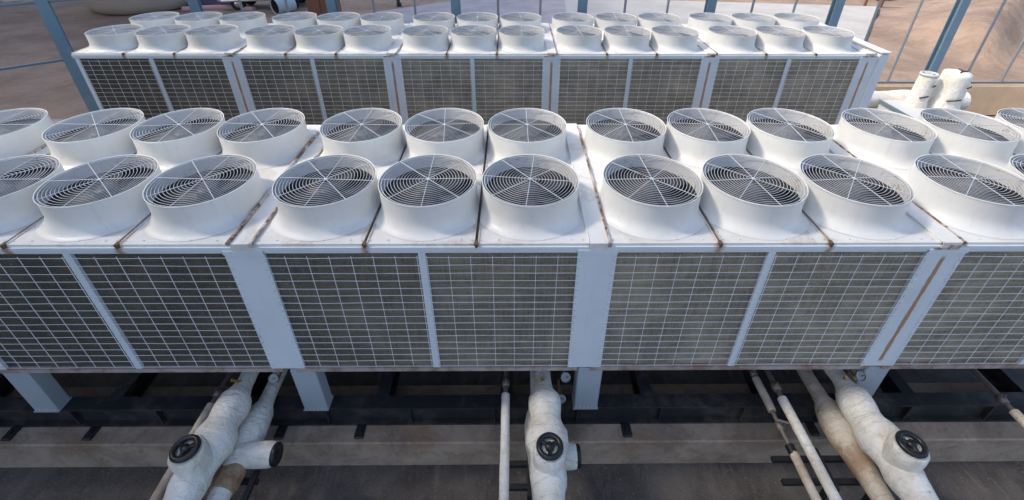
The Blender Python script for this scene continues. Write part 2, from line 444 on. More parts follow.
def fan_mb(nb=6):
    g = MB(); z = .10
    for k in range(nb):
        a0 = 2*PI*k/nb
        vs = []; nr, nc = 6, 7
        for i in range(nr):
            r = .09 + (.425-.09)*i/(nr-1)
            wd = (.80 + .05*i/(nr-1))            # angular chord
            sw = .22*(i/(nr-1))**1.5
            for j in range(nc):
                u = j/(nc-1)-.5
                a = a0 + u*wd*(1.05) + sw
                h = -u*wd*r*.30 + .02*math.cos(PI*u)
                vs.append((r*math.cos(a), r*math.sin(a), z+h))
        fs = [(i*nc+j, i*nc+j+1, (i+1)*nc+j+1, (i+1)*nc+j) for i in range(nr-1) for j in range(nc-1)]
        o = len(vs)
        vs2 = [(x, y, zz-.006) for x, y, zz in vs]
        g.add(vs+vs2, fs + [tuple(reversed([q+o for q in f_])) for f_ in fs], True)
    g.m = 1
    g.lathe([(0,.10),(.075,.10),(.09,.085),(.095,.03),(.095,-.10),(0,-.10)], (0,0,z), 24)
    for k in range(4):
        a = PI/4 + k*PI/2
        g.bar((.08*math.cos(a), .08*math.sin(a), z-.09), (.445*math.cos(a), .445*math.sin(a), z-.09), .011, 5)
    return g
GR = grille_mb(); FN = fan_mb()

def make_unit():
    u = thing('chiller_unit', '', 'chiller')
    # casing: base rail, end walls, floor pan, groove bottoms, side frame posts
    g = MB()
    g.m = 0; g.box(-1.50, 1.50, .05, D-.05, .75, .79)                         # floor pan
    g.box(-1.52, -1.500, .045, D-.045, .80, 2.43); g.box(1.500, 1.52, .045, D-.045, .80, 2.43)
    g.box(-.01, .01, .12, D-.12, .80, 2.40)                                     # centre partition
    g.box(-1.49, 1.49, CD-.01, CD+.01, 1.55, 2.40)
    g.build('casing', M['interior'], u)
    g = MB()
    g.box(-1.525, 1.525, -.012, .05, .745, .80); g.box(-1.525, 1.525, D-.05, D+.012, .745, .80)
    g.box(-1.525, -1.47, .05, D-.05, .745, .80); g.box(1.47, 1.525, .05, D-.05, .745, .80)
    g.build('base_rail', M['flange'], u)
    g = MB()
    for sx in (-1, 1):
        g.box(sx*.5-.03, sx*.5+.03, .006, D-.006, 2.50, 2.517)
        g.box(sx*.5-.016, sx*.5+.016, -.024, .03, 2.5175, 2.5425)
        g.box(sx*.5-.009, sx*.5+.011, -.024, -.0195, 2.498, 2.517)
    g.build('groove', M['groove'], u)
    # top sheets
    for c in (-1, 0, 1):
        g = MB()
        x0, x1 = c-.487, c+.487
        if c == -1: x0 = -1.522
        if c == 1: x1 = 1.522
        for r in (0, 1):
            top_cell(g, c, CD*(r+.5), .487, CD/2, .449, Z_TOP)
        if c: 
            xa, xb = (x0, c-.487) if c < 0 else (c+.487, x1)
            g.add([(xa,0,Z_TOP),(xb,0,Z_TOP),(xb,D,Z_TOP),(xa,D,Z_TOP)], [(0,1,2,3)])
        # turned down edges
        b = .03
        g.add([(x0,0,Z_TOP),(x1,0,Z_TOP),(x1,D,Z_TOP),(x0,D,Z_TOP),(x0,0,Z_TOP-b),(x1,0,Z_TOP-b),(x1,D,Z_TOP-b),(x0,D,Z_TOP-b)],
              [(4,5,1,0),(5,6,2,1),(6,7,3,2),(7,4,0,3)])
        # small raised lip along the groove
        for xx in (x0, x1-.012): g.box(xx, xx+.012, .004, D-.004, Z_TOP+.0005, Z_TOP+.010)
        # screws on the front lip
        for xx in (c-.3, c+.12, c+.36): g.lathe([(.009,0),(.009,.005),(0,.007)], (xx, .05, Z_TOP+.0005), 8)
        g.build('top_sheet', M['top'], u)
    # fascia all round, two steps
    g = MB()
    for ya, yb, yc, yd in ((-.018, .02, -.006, .02), (D-.02, D+.018, D-.02, D+.006)):
        g.box(-1.523, 1.523, ya, yb, 2.463, 2.503)
        g.box(-1.522, 1.522, yc, yd, 2.428, 2.463)
    g.box(-1.523, -1.500, .02, D-.02, 2.43, 2.50); g.box(1.500, 1.523, .02, D-.02, 2.43, 2.50)
    g.build('fascia', M['fascia'], u)
    # coils
    for ya, yb in ((.026, .11), (D-.13, D-.045)):
        for xa, xb in ((-1.48, -.012), (.012, 1.48)):
            g = MB(); g.box(xa, xb, ya, yb, Z_COIL0, 2.425); g.build('condenser_coil', M['coil'], u)
    # wire guards in front of each coil half (front only is in view; rear mirrored)
    for xa, xb in ((-1.462, -.022), (.022, 1.462)):
        g = MB()
        nz = 17
        for i in range(nz):
            z = .845 + i*(2.385-.845)/(nz-1) + random.uniform(-.002,.002)
            sag = random.uniform(-.006, .006)
            g.tube([(xa,-.020,z),((xa*2+xb)/3,-.020+sag*.5,z+sag),((xa+2*xb)/3,-.020-sag*.4,z+sag*.3),(xb,-.020,z)], .0029, 4, True, False)
        nv = 8
        for i in range(nv):
            x = xa + .022 + i*(xb-xa-.044)/(nv-1)
            b = random.uniform(-.004,.004)
            g.tube([(x,-.014,.83),(x+b,-.014,1.6),(x,-.014,2.40)], .0029, 4, True, False)
        g.build('wire_guard', M['wire'], u)
    # centre mullion: folded channel with rows of fasteners
    g = MB()
    g.box(-.033, .033, -.006, .024, .803, 2.426)
    for xx in (-.033, .023): g.box(xx, xx+.010, -.010, -.0065, .805, 2.424)
    for i in range(22):
        z = .87+i*.07
        g.lathe([(.007,0),(.005,.005),(0,.006)], (.0, -.0045, z), 6, axis=(0,-1,0))
    g.build('mullion', M['panel'], u)
    # narrow left post
    g = MB()
    g.box(-1.50, -1.425, -.003, .024, .803, 2.426)
    g.build('edge_post', M['panel'], u)
    g = MB()
    g.box(1.425, 1.50, -.003, .024, .803, 2.426); g.build('edge_post', M['panel'], u)
    # fans
    for r in (0, 1):
        for c in (-1, 0, 1):
            s = make_shroud(u, c, CD*(r+.5))
            if not hasattr(make_unit, 'gm'):
                a = GR.build('fan_grille', M['grille'], s); b = FN.build('fan', [M['blade'], M['motor']], s)
                make_unit.gm, make_unit.fm, make_unit.sm = a.data, b.data, s.data
            else:
                s.data = make_unit.sm
                for nm, d in (('fan_grille', make_unit.gm), ('fan', make_unit.fm)):
                    o = bpy.data.objects.new(nm, d); COL.objects.link(o); o.parent = s
                    if nm == 'fan': o.rotation_euler.z = random.uniform(0, 6)
    return u

def cover_panel(u, rusty, side=1, wide=.36):
    """sheet metal cover over the joint between two units"""
    xc = side*P/2
    x0, x1 = xc-wide/2, xc+wide/2
    g = MB()
    g.box(x0, x1, -.009, -.004, .80, 2.425)
    g.box(x0, x1, -.026, -.019, 2.4255, 2.470)
    for xx in (x0, x1-.042): g.box(xx, xx+.042, -.0112, -.0092, .802, 2.42)
    g.m = 1
    for xx in (x0+.021, x1-.021):
        for i in range(18):
            g.lathe([(.0085,0),(.007,.004),(0,.006)], (xx, -.0114, .85+i*.0925), 6, axis=(0,-1,0))
    g.m = 0
    if rusty: g.box(xc-.004, xc+.004, -.0115, -.0092, .805, 2.42)
    g.build('cover_panel', [M['panel_rust'] if rusty else M['panel'], M['bolt']], u)
    g = MB()
    # gutter lid between the two tops
    g.box(xc-.092, xc+.092, -.024, D, 2.5415, 2.5495)
    g.box(xc-.090, xc+.090, -.023, -.0185, 2.471, 2.5410)
    g.tube([(xc-.085, -.02, 2.549), (xc-.085, D, 2.549)], .008, 8)
    g.build('joint_lid', M['top'], u)
    g = MB()
    if side > 0 and u.location.y < 5 and u.location.x < -3.5: g.tube([(xc-.100, -.028, 2.556), (xc-.100, D-.3, 2.556)], .022, 10)
    g.box(xc+.088, xc+.108, -.026, D-.1, 2.5500, 2.560)
    g.box(xc+.080, xc+.115, -.034, -.020, 2.515, 2.558)
    if rusty: g.box(xc-.15, xc+.07, -.030, -.0262, 2.472, 2.492); g.box(xc-.02, xc+.075, -.0302, -.0264, 2.4925, 2.52)
    g.build('rusty_strip', M['rusty'], u)
    g = MB(); g.box(xc-.06, xc+.06, D-.06, D-.03, .81, 2.46); g.build('rear_cover', M['panel'], u)
def leg_at(u, x, y0):
    g = MB()
    g.bevel_box(x-.137, x+.137, y0, y0+.17, 0, .743, .012)
    g.box(x-.145, x+.145, y0-.008, y0+.178, 0, .012)
    for i in range(6):
        g.m = 1; g.lathe([(.011,0),(.009,.006),(0,.008)], (x-.115+i*.046, y0-.0005, .03), 6, axis=(0,-1,0))
        g.m = 1; g.lathe([(.011,0),(.009,.006),(0,.008)], (x-.115+i*.046, y0-.0005, .72), 6, axis=(0,-1,0))
    g.build('leg', [M['leg'], M['bolt']], u)

M['rusty'] = mat('rusty_strip', (.3,.2,.13), .8)
t = NT(M['rusty']); c = t.mix(t.ramp(t.noise(5, 6, .75), .42, .6), (.55,.50,.45), (.20,.09,.045))
t.color(t.mix(t.ramp(t.noise(16, 3), .55, .65), c, (.10,.06,.04)))

proto = make_unit()
labels = {
 (0,-2): 'front row chiller at the far left, almost all cut off by the photo edge',
 (0,-1): 'front row chiller left of the thick left pipes, its coil cut by the photo edge',
 (0, 0): 'central front row chiller between the left pipes and the middle pressure gauges',
 (0, 1): 'front row chiller right of centre, rust streak on the cover plate at its right',
 (0, 2): 'front row chiller at the far right, beyond the cover plate with the rust streak',
 (1,-2): 'rear row chiller at the left end, right beside the dark teal fence post',
 (1,-1): 'rear row chiller second from the left, between two cover plates with thin rust seams',
 (1, 0): 'rear row chiller in the middle of its row, half hidden by the front fans',
 (1, 1): 'rear row chiller second from the right end of its row',
 (1, 2): 'rear row chiller at the right end, with the white capped end panel',
}
YB = 8.90
first = True
for bank, yf in ((0, YF), (1, YB)):
    for mdl in range(-2, 3):
        u = proto if first else copy_tree(proto)
        if not first:
            for ch in u.children_recursive:
                if ch.name.split('.')[0] == 'fan': ch.rotation_euler.z = random.uniform(0, 6)
                if ch.name.split('.')[0] == 'fan_grille': ch.rotation_euler.z = random.uniform(-.12, .12)
        else: units = []
        first = False
        u.location = (X0+mdl*P, yf, ZB - (.04 if bank else 0))
        u['label'] = labels[(bank, mdl)]
        u['group'] = 'chillers of the front row' if bank == 0 else 'chillers of the rear row'
        units.append((bank, mdl, u))
for bank, mdl, u in units:
    rusty = bank == 1 or mdl == 1
    cover_panel(u, rusty)
    lo_ = {-2:.19,-1:.12,0:.08,1:.07,2:.05}[mdl]
    leg_at(u, P/2+lo_, 0.01); leg_at(u, P/2+lo_, D-.24)
    if mdl == -2:
        leg_at(u, -P/2+.12, 0.0); leg_at(u, -P/2+.12, D-.24)
    if bank == 1 and mdl == 2:
        g = MB()     # closed end of the row
        g.bevel_box(P/2+.186, P/2+.38, -.02, D+.02, .71, 2.52, .01)
        g.build('end_panel', M['panel'], u)
        g = MB(); g.box(P/2+.20, P/2+.40, -.035, D+.03, 2.551, 2.575); g.build('end_cap', M['top'], u)

# base frames
def base_frame(label, yf):
    b = thing('base_frame', label, 'steel frame', (X0, yf, .48), 'steel frames under the chillers')
    for nm, ya in (('front_beam', .03), ('rear_beam', D-.25)):
        g = MB()
        g.box(-8.6, 8.7, ya, ya+.16, .32, .35); g.box(-8.6, 8.7, ya, ya+.16, 0, .03)
        g.box(-8.6, 8.7, ya+.065, ya+.095, .03, .32)
        for i in range(18):
            x = -8.4+i*1.0
            g.box(x-.008, x+.008, ya+.01, ya+.065, .03, .32)
        g.build(nm, M['steel'], b)
    for mdl in range(-2, 3):
        for dx in (-1.0, 1.25):
            g = MB(); x = mdl*P+dx; g.bevel_box(x-.06, x+.05, -.13, .028, .002, .03, .01); g.box(x-.02, x+.02, -.07, -.03, .03, .06)
            g.build('anchor_foot', M['bracket'], b)
        for dx in (-.75, .75):
            g = MB(); x = mdl*P+dx
            g.box(x-.075, x+.075, .19, D-.26, .33, .349); g.box(x-.012, x+.012, .19, D-.26, .10, .33); g.box(x-.075, x+.075, .19, D-.26, .08, .10)
            g.build('cross_beam', M['steel'], b)
    return b
base_frame('black steel frame under the legs of the front row of chillers', YF)
base_frame('black steel frame under the legs of the rear row of chillers', YB)

# ------------------------------------------------------------------ pipes in front
def interp(prof, y):
    for (a, ra), (b, rb) in zip(prof, prof[1:]):
        if a >= y >= b:
            k = (a-y)/(a-b); k = k*k*(3-2*k); return ra+(rb-ra)*k
    return prof[-1][1]
def ylist(a, b, n): return [a+(b-a)*i/(n-1) for i in range(n)]
def pipe_mb(x, z, prof, lump, seed, n=26, steps=46, drift=0, dz=0):
    g = MB(); y0, y1 = prof[0][0], prof[-1][0]
    ys = ylist(y0, y1, steps)
    g.tube([(x+drift*(y-y0)/(y1-y0)+.05*interp(prof,y)*noise.noise(Vector((seed+.3, y*3, .5))), y, z+dz*(y-y0)/(y1-y0)+.012*noise.noise(Vector((seed, y*3, 9)))) for y in ys],
           [interp(prof, y) for y in ys], n, True, True, lump, seed)
    return g
def handwheel(parent, c, axis, r, solid=False):
    w_ = MB()
    if solid:
        w_.lathe([(0,.010),(r*.35,.012),(r*.4,.004),(r*.9,.004),(r*1.12,.012),(r*1.22,0),(r*1.2,-.03),(0,-.03)], c, 30, axis=axis)
        return w_.build('end_cap', M['black'], parent)
    w_.torus(c, r, r*.26, 32, 8, axis)
    A = Vector(axis); q = Vector((0,0,1)).rotation_difference(A)
    for k in range(3):
        a = 2*PI*k/3+.5
        w_.bar(Vector(c), Vector(c)+q @ Vector((r*math.cos(a), r*math.sin(a), 0)), r*.2, 6)
    w_.lathe([(0,.02),(r*.36,.02),(r*.42,0),(r*.42,-.05),(0,-.05)], c, 14, axis=axis)
    return w_.build('handwheel', M['black'], parent)
YE = -1.2
def main_pipe(x, lab, seed, zt=1.23):
    p = thing('insulated_pipe', lab, 'pipe', (0,0,0), 'upper insulated pipes with handwheel valves')
    prof = [(3.75,.085),(3.26,.088),(3.17,.10),(3.06,.165),(2.96,.178),(2.88,.168),(2.79,.160),(2.67,.205),(2.57,.215),(2.47,.18),(2.38,.168),(2.24,.175),(2.12,.15),(2.0,.132),(1.7,.128),(1.5,.145),(YE,.135)]
    pipe_mb(x, zt, prof, .085, seed, 32, 80).build('pipe_run', M['wrap'], p)
    b = MB()
    b.tube([(x,2.36,zt+.02),(x,2.36,zt+.14),(x,2.36,zt+.24),(x,2.36,zt+.30),(x,2.36,zt+.325)], [.15,.155,.160,.155,.142], 30, True, True, .05, seed+5)
    vb = b.build('valve_bonnet', M['wrap'], p)
    handwheel(vb, (x, 2.36, zt+.352), (0,0,1), .102)
    k = MB(); k.bar((x+.0,3.22,zt+.07), (x-.05,3.16,zt+.19), .016, 8); k.build('thermometer_well', M['brass'], p)
    return p
def low_pipe(x, lab, seed, z, material, wheel=True, prof=None):
    p = thing('insulated_pipe', lab, 'pipe', (0,0,0), 'lower insulated pipes')
    prof = prof or [(3.75,.075),(3.35,.08),(3.22,.085),(3.10,.14),(2.92,.165),(2.75,.16),(2.60,.13),(2.45,.12),(2.30,.105),(2.2,.10),(YE,.10)]
    pipe_mb(x, z, prof, .05, seed).build('pipe_run', M[material], p)
    if wheel:
        b = MB(); b.tube([(x+.02,2.62,z+.03),(x+.2,2.62,z+.03),(x+.33,2.62,z+.03),(x+.38,2.62,z+.03)], [.125,.125,.125,.115], 26, True, True, .03, seed)
        vb = b.build('valve_bonnet', M[material], p)
        handwheel(vb, (x+.410, 2.62, z+.03), (1,0,0), .092, True)
    return p
main_pipe(-3.07, 'thick white insulated pipe at left with a black handwheel on its rust-edged stub', 1)
main_pipe(.335, 'thick white insulated pipe in the middle with a round black handwheel facing up', 2)
main_pipe(3.76, 'thick white insulated pipe at right with a black handwheel on its scuffed stub', 3)
low_pipe(-2.90, 'lower white insulated pipe at left with a solid black cap on its side stub', 4, .93, 'wrap')
low_pipe(.28, 'lower white insulated pipe mostly hidden under the middle handwheel pipe', 5, .86, 'wrap')
M['wrap_streak'] = wrap('streaked_wrap', (.60,.53,.43), (.36,.25,.15), .75)
t = NT(M['wrap_streak']); src = t.b.inputs['Base Color'].links[0].from_socket
x_, y_, z_ = t.xyz(t.P)
k = t.ramp(t.math('ADD', t.math('ABSOLUTE', t.math('SUBTRACT', y_, 2.50)), t.math('MULTIPLY', t.math('SUBTRACT', t.noise(6, 5, .7), .5), .4)), .02, .22, .85, 0)
t.color(t.mix(k, src, t.mix(t.noise(13, 5), (.22,.11,.05), (.40,.27,.17))))
lp = low_pipe(3.62, 'yellowed rust-stained insulated pipe below the thick white pipe at right', 6, .93, 'wrap_streak', False)
g = pipe_mb(-2.90, .93, [(2.50,.128),(2.44,.135),(2.36,.13),(2.28,.112)], .08, 9, 24, 8)
g.build('rusted_band', M['wrap_rust'], [o for o in bpy.data.objects if o.get('label','').startswith('lower white insulated pipe at left')][0])

def thin_pipe(x, z, lab, material, r, y0=3.2, valve_y=None, drift=0, tip=True, sleeve=False):
    p = thing('thin_pipe', lab, 'pipe', (0,0,0), 'thin pipes running out from under the chillers')
    if valve_y is None:
        pipe_mb(x, z, [(y0-.12,r),(YE,r*1.03)], .03, 1, 16, 40, drift).build('pipe_run', M[material], p)
    else:
        pipe_mb(x, z, [(y0-.05,r),(valve_y+.17,r)], .03, x, 16, 12).build('pipe_run', M[material], p)
        pipe_mb(x, z, [(valve_y-.22,r),(YE,r)], .03, x, 16, 30).build('pipe_run', M[material], p)
        g = MB(); g.tube([(x,valve_y+.18,z),(x,valve_y-.23,z)], r*.5, 12)
        g.lathe([(0,-.05),(r*.8,-.04),(r*.9,0),(r*.8,.04),(0,.05)], (x, valve_y, z), 14, axis=(0,1,0))
        g.bar((x,valve_y,z), (x,valve_y,z+.09), .012, 8); g.bar((x-.05,valve_y+.02,z+.095), (x+.06,valve_y-.02,z+.095), .013, 6)
        g.build('ball_valve', M['valve_metal'], p)
        g = MB(); g.tube([(x,valve_y-.20,z),(x,valve_y-.29,z)], r*1.06, 16); g.build('black_tape', M['black'], p)
    if tip:
        g = MB(); g.tube([(x,3.75,z),(x,y0-.13,z)], r*.55, 12)
        g.lathe([(0,-.05),(r*.85,-.045),(r*.95,0),(r*.85,.045),(0,.05)], (x, y0+.02, z), 14, axis=(0,1,0))
        g.bar((x,y0+.02,z), (x,y0+.02,z+.08), .011, 8)
        g.build('tail_piece', M['valve_metal'], p)
    return p
thin_pipe(-.095, 1.18, 'slender upright-looking white pipe left of the middle handwheel pipe', 'wrap', .047, 3.25)
thin_pipe(3.02, 1.16, 'clean thin white pipe between the dirty thin pipe and the yellowed pipe', 'wrap', .052, 3.20)
thin_pipe(2.90, 1.05, 'dirty thin pipe with a bare valve and black tape, leftmost of the right pipes', 'wrap_old', .045, 3.45, 2.83)
thin_pipe(-3.42, 1.06, 'thin grey pipe running behind the thick white pipe at left', 'wrap_old', .05, 3.22)
thin_pipe(5.62, 1.05, 'thin yellowed pipe at the right edge of the photo under the far right chiller', 'wrap_old', .05, 3.10)

# pipe brackets: black angle frames standing on the floor
def bracket(lab, x0, x1, xs, y, z):
    b = thing('pipe_bracket', lab, 'bracket', (0,0,0), 'black pipe brackets')
    g = MB(); g.beam((x0,y,z), (x1,y,z), .05, .05); g.build('crossbar', M['bracket'], b)
    g = MB(); g.beam((x0,y-.22,z), (x1,y-.22,z), .05, .05); g.build('crossbar', M['bracket'], b)
    for x in xs:
        g = MB(); g.beam((x,y+.09,z+.03), (x,y-.32,z+.03), .05, .045); g.build('side_bar', M['bracket'], b)
        g = MB(); g.box(x-.025, x+.025, y-.26, y-.21, 0, z+.005); g.build('post', M['bracket'], b)
    return b
bracket('black angle bracket under the middle pipe pair', -.16, .42, (.16, .40), 2.60, .78)
bracket('black angle bracket carrying the pipes at right', 2.78, 3.82, (3.28, 3.78), 2.62, .80)
bracket('black angle bracket under the left pipes', -3.55, -2.66, (-2.70, -3.50), 2.45, .78)

# pressure gauges at the cover plate feet
for x, z, lab in ((.56, 1.53, 'round pressure gauge below the middle cover plate, top one of two'), (.53, 1.14, 'round pressure gauge hanging lowest beside the middle leg'),
               (-2.60, 1.53, 'round pressure gauge above the left pipes beside the grey leg'), (3.78, 1.53, 'round pressure gauge beside the leg below the rust streak')):
    gz_ = thing('pressure_gauge', lab, 'gauge', (x, YF-.06, z), 'pressure gauges')
    ax_ = Vector((0,-.75,.66)).normalized()
    g = MB(); g.lathe([(0,-.02),(.048,-.02),(.052,-.01),(.052,.018),(.046,.02)], (0,0,0), 24, axis=ax_); g.build('case', M['gauge_case'], gz_)
    g = MB(); g.lathe([(0,.012),(.046,.012)], (0,0,0), 24, axis=ax_); fc = g.build('dial', M['gauge_face'], gz_)
    g = MB(); g.bar(ax_*.016, ax_*.016+Vector((.028,.0,.012)), .003, 4); g.build('needle', M['black'], fc)
    g = MB(); g.tube([(0,.0,-.04),(0,.04,-.09),(0,.30,-.10)], .013, 8); g.lathe([(0,-.03),(.022,-.02),(.022,.02),(0,.03)], (0,.05,-.09), 10, axis=(0,1,0)); g.build('stem', M['brass'], gz_)

# ------------------------------------------------------------------ fence and low wall
wl = MB(); wt = MB()
chain = [(-16.6,7.9),(-13.8,9.4),(-11.3,11.4),(-8.75,13.0)]
xsP = [-5.0,-1.6,1.9,5.45,8.98,12.45,15.9,19.4,22.9]
nodes = [Vector((x,y,0)) for x,y in chain] + [Vector((x,13.0,0)) for x in xsP]
fence = thing('fence', 'teal steel post fence with thin grey rods on the low tan wall', 'fence', nodes[4])
def fpart(g, nm, m):
    o = g.build(nm, m, fence); o.matrix_parent_inverse = Matrix.Translation(-nodes[4]); return o
for i, p in enumerate(nodes):
    g = MB()
    d = (nodes[min(i+1,len(nodes)-1)]-nodes[max(i-1,0)]).normalized()
    nrm = Vector((-d.y, d.x, 0))
    hw = .12; zb = 1.10 if p.x > -8.6 else .34
    def q(a, b, z): return p + d*a + nrm*b + Vector((0,0,z))
    # H section
    def slab(a0, a1, b0, b1):
        vs = [q(a0,b0,zb),q(a1,b0,zb),q(a1,b1,zb),q(a0,b1,zb),q(a0,b0,4.9),q(a1,b0,4.9),q(a1,b1,4.9),q(a0,b1,4.9)]
        g.add(vs, [(3,2,1,0),(4,5,6,7),(0,1,5,4),(1,2,6,5),(2,3,7,6),(3,0,4,7)])
    slab(-hw, hw, -.10, -.08); slab(-hw, hw, .08, .10); slab(-.012, .012, -.08, .08)
    slab(-hw-.03, hw+.03, -.13, .13) if False else None
    fpart(g, 'post', M['teal'])
for a, b in zip(nodes, nodes[1:]):
    L = (b-a); d = L.normalized()
    for z, nm in ((1.17, 'rail'), (2.40, 'rail'), (3.80, 'rail')):
        if z == 2.40 and a.x > -12: continue
        if z == 1.17 and a.x < -9: z = .42
        if z == 3.80 and a.x > -9: z = 4.85
        g = MB(); g.beam(a+d*.12+Vector((0,0,z)), b-d*.12+Vector((0,0,z)), .05, .055); fpart(g, nm, M['rail'])
    if a.x > -10:
        for k in (1/3, 2/3):
            p = a.lerp(b, k); g = MB(); g.bar(p+Vector((0,-.0,1.20)), p+Vector((0,0,4.82)), .034, 8); fpart(g, 'rod', M['rod'])
for i, (a, b) in enumerate(zip(nodes, nodes[1:])):
    d = (b-a).normalized(); nrm = Vector((-d.y, d.x, 0))
lw = thing('low_wall', 'low tan stained concrete wall below the fence', 'wall', nodes[4])
for a, b in zip(nodes, nodes[1:]):
    g = MB(); d = (b-a).normalized(); n_ = Vector((-d.y, d.x, 0))
    e0 = 0; 
    vs = [a-n_*.14, b-n_*.14, b+n_*.14, a+n_*.14]
    hh = 1.10 if a.x > -12 and b.x > -8.9 and a.x > -9 else .35
    vs = [v+Vector((0,0,-.08)) for v in vs] + [v+Vector((0,0,hh)) for v in vs]
    g.add(vs, [(3,2,1,0),(4,5,6,7),(0,1,5,4),(1,2,6,5),(2,3,7,6),(3,0,4,7)])
    o = g.build('wall_section', M['tanwall'], lw); o.matrix_parent_inverse = Matrix.Translation(-nodes[4])

# ------------------------------------------------------------------ insulated valves and duct, right rear
du = thing('pipe_duct', 'grey flat-topped duct running back beside the rear row, white wrapped valves on it', 'duct', (11.15, 10, 0))
g = MB(); g.bevel_box(-.75, .85, -3.6, 2.5, .62, 1.05, .03); g.build('duct_body', M['duct'], du)
g = MB(); g.box(-.79, -.752, -3.62, 2.52, .98, 1.07); g.build('edge_angle', M['rail'], du)
for y in (-3, -.5, 2): 
    g = MB(); g.box(-.6, -.5, y-.05, y+.05, 0, .62); g.box(.5, .6, y-.05, y+.05, 0, .62); g.build('leg', M['steel'], du)
def wrapped_valve(lab, x, y, r, h, dome, cap):
    v = thing('wrapped_valve', lab, 'valve', (x, y, 1.05), 'white wrapped valves by the rear row')
    g = MB(); zs = ylist(0, h, 12)
    rad = [r*(1.12 if z < .08 else 1.0)*(1-.14*z/h) for z in zs]
    pts = [(0,0,z) for z in zs]
    if dome: pts += [(0,0,h+.05),(0,0,h+.085),(0,0,h+.10)]; rad += [r*.82, r*.5, r*.1]
    g.tube(pts, rad, 28, True, True, .03, x); g.build('wrapping', M['wrap'], v)
    if cap:
        g = MB(); g.torus((0,0,h+.05), r*.8, .035, 28, 8); g.bar((-r*.8,0,h+.05),(r*.8,0,h+.05),.02,6); g.bar((0,-r*.8,h+.05),(0,r*.8,h+.05),.02,6); g.bar((0,0,h-.02),(0,0,h+.06),.03,8)
        g.build('handwheel', M['duct'], v)
    for a, z0, z1, w0, w1 in ((-1.9, .28, .34, -.35, .5), (-1.2, h*.72, h*.76, -.2, .2)):
        R_ = r*1.03; pts = []
        for k in range(9):
            u = k/8; pts.append((R_*math.cos(a+w0+(w1-w0)*u), R_*math.sin(a+w0+(w1-w0)*u), z0+(z1-z0)*u))
        g = MB(); g.tube(pts, .018, 5); g.build('tie_strap', M['black'], v)
    if dome:
        g = MB(); g.tube([(-.10,-.16,h+.085),(.02,-.08,h+.115),(.16,-.06,h+.10)], .02, 5); g.build('tie_strap', M['black'], v)
        g = MB(); g.tube([(.02,-.08,h+.118),(.10,.12,h+.10)], .02, 5); g.build('tie_strap', M['black'], v)
    return v
wrapped_valve('smaller white wrapped valve with a pale handwheel beside the rear row end', 11.12, 11.6, .23, .84, False, True)
wrapped_valve('larger domed white wrapped valve with a black strap cross on top', 11.78, 11.5, .37, .92, True, False)
g = MB(); ys_ = ylist(0, 1, 30)
pts = [Vector((9.3,12.2,1.0)).lerp(Vector((12.9,12.1,.95)), k) for k in ys_]
g.tube(pts, [.26+.03*math.sin(k*14) for k in ys_], 22, True, True, .06, 4)
tag(g.build('wrapped_pipe', M['wrap']), 'lumpy white wrapped pipe lying behind the two wrapped valves', 'pipe')
g = MB(); g.tube([Vector((12.6,10.2,1.0)).lerp(Vector((16.5,11.6,.98)), k) for k in ys_], .17, 20, True, True, .06, 8)
tag(g.build('wrapped_pipe', M['wrap']), 'white wrapped pipe end at the right photo edge below the tan wall', 'pipe')
g = MB(); g.tube([Vector((11.9+3.2*k, 12.0-.3*math.sin(k*3.1), 1.02-.35*math.sin(k*PI))) for k in ys_], .022, 8)
tag(g.build('hose', M['black']), 'thin black hose sagging in front of the tan wall', 'hose')
# supports below these two
for x, y, h in ((12.4,12.1,.70),(15,11.05,.83),(9.5,12.2,.76)):
    g = MB(); g.bevel_box(x-.12, x+.12, y-.12, y+.12, 0, h, .01)
    tag(g.build('pipe_block', M['concrete']), 'concrete block carrying a white wrapped pipe by the tan wall', 'support block', 'blocks under the wrapped pipes')

# ------------------------------------------------------------------ yard beyond the fence
tk = thing('storage_tank', 'large round beige tank standing in the sandy yard at upper left', 'tank', (-22.6, 29.4, 0))
M['beige'], *_ = painted('beige_tank', (.50,.43,.36), .35, 0, .7)
g = MB(); g.lathe([(0,-.1),(2.3,-.1),(2.75,.12),(2.95,.5),(3.15,3.2),(3.0,3.6),(0,4.2)], (0,0,0), 48); g.build('tank_body', M['beige'], tk)
g = MB(); g.torus((0,0,2.6), 3.12, .07, 48, 8); g.build('hoop', M['rail'], tk)
# dark lorry
M['lorry'] = mat('lorry_paint', (.035,.03,.035), .35); M['chrome'] = mat('chrome', (.7,.7,.7), .25, .9); M['rubber'] = mat('rubber', (.02,.02,.02), .8)
tr = thing('parked_truck', 'dark parked truck with a pale bumper at the top edge of the photo', 'truck', (-14.9, 29.0, 0), None, .12)
g = MB(); g.bevel_box(-2.4, 2.4, -.9, 1.1, .55, 1.5, .12); g.bevel_box(-1.0, 1.6, -.8, 1.0, 1.5, 2.3, .2); g.build('body', M['lorry'], tr)
for x in (-1.5, 1.5):
    for y in (-.86, .86):
        g = MB(); g.lathe([(0,-.12),(.28,-.12),(.40,-.10),(.42,0),(.40,.10),(.28,.12),(0,.12)], (x, y+.1, .40), 24, axis=(0,1,0)); wh = g.build('wheel', M['rubber'], tr)
        g = MB(); g.lathe([(0,.125),(.2,.125),(.22,.1)], (x, y+.1, .40), 20, axis=(0,-1,0)); g.build('rim', M['chrome'], wh)
g = MB(); g.tube([(-2.55,-.2,.62),(-2.5,-.95,.62),(-2.2,-1.05,.62),(2.2,-1.05,.66),(2.5,-.9,.66)], .07, 8); g.build('bumper', M['chrome'], tr)
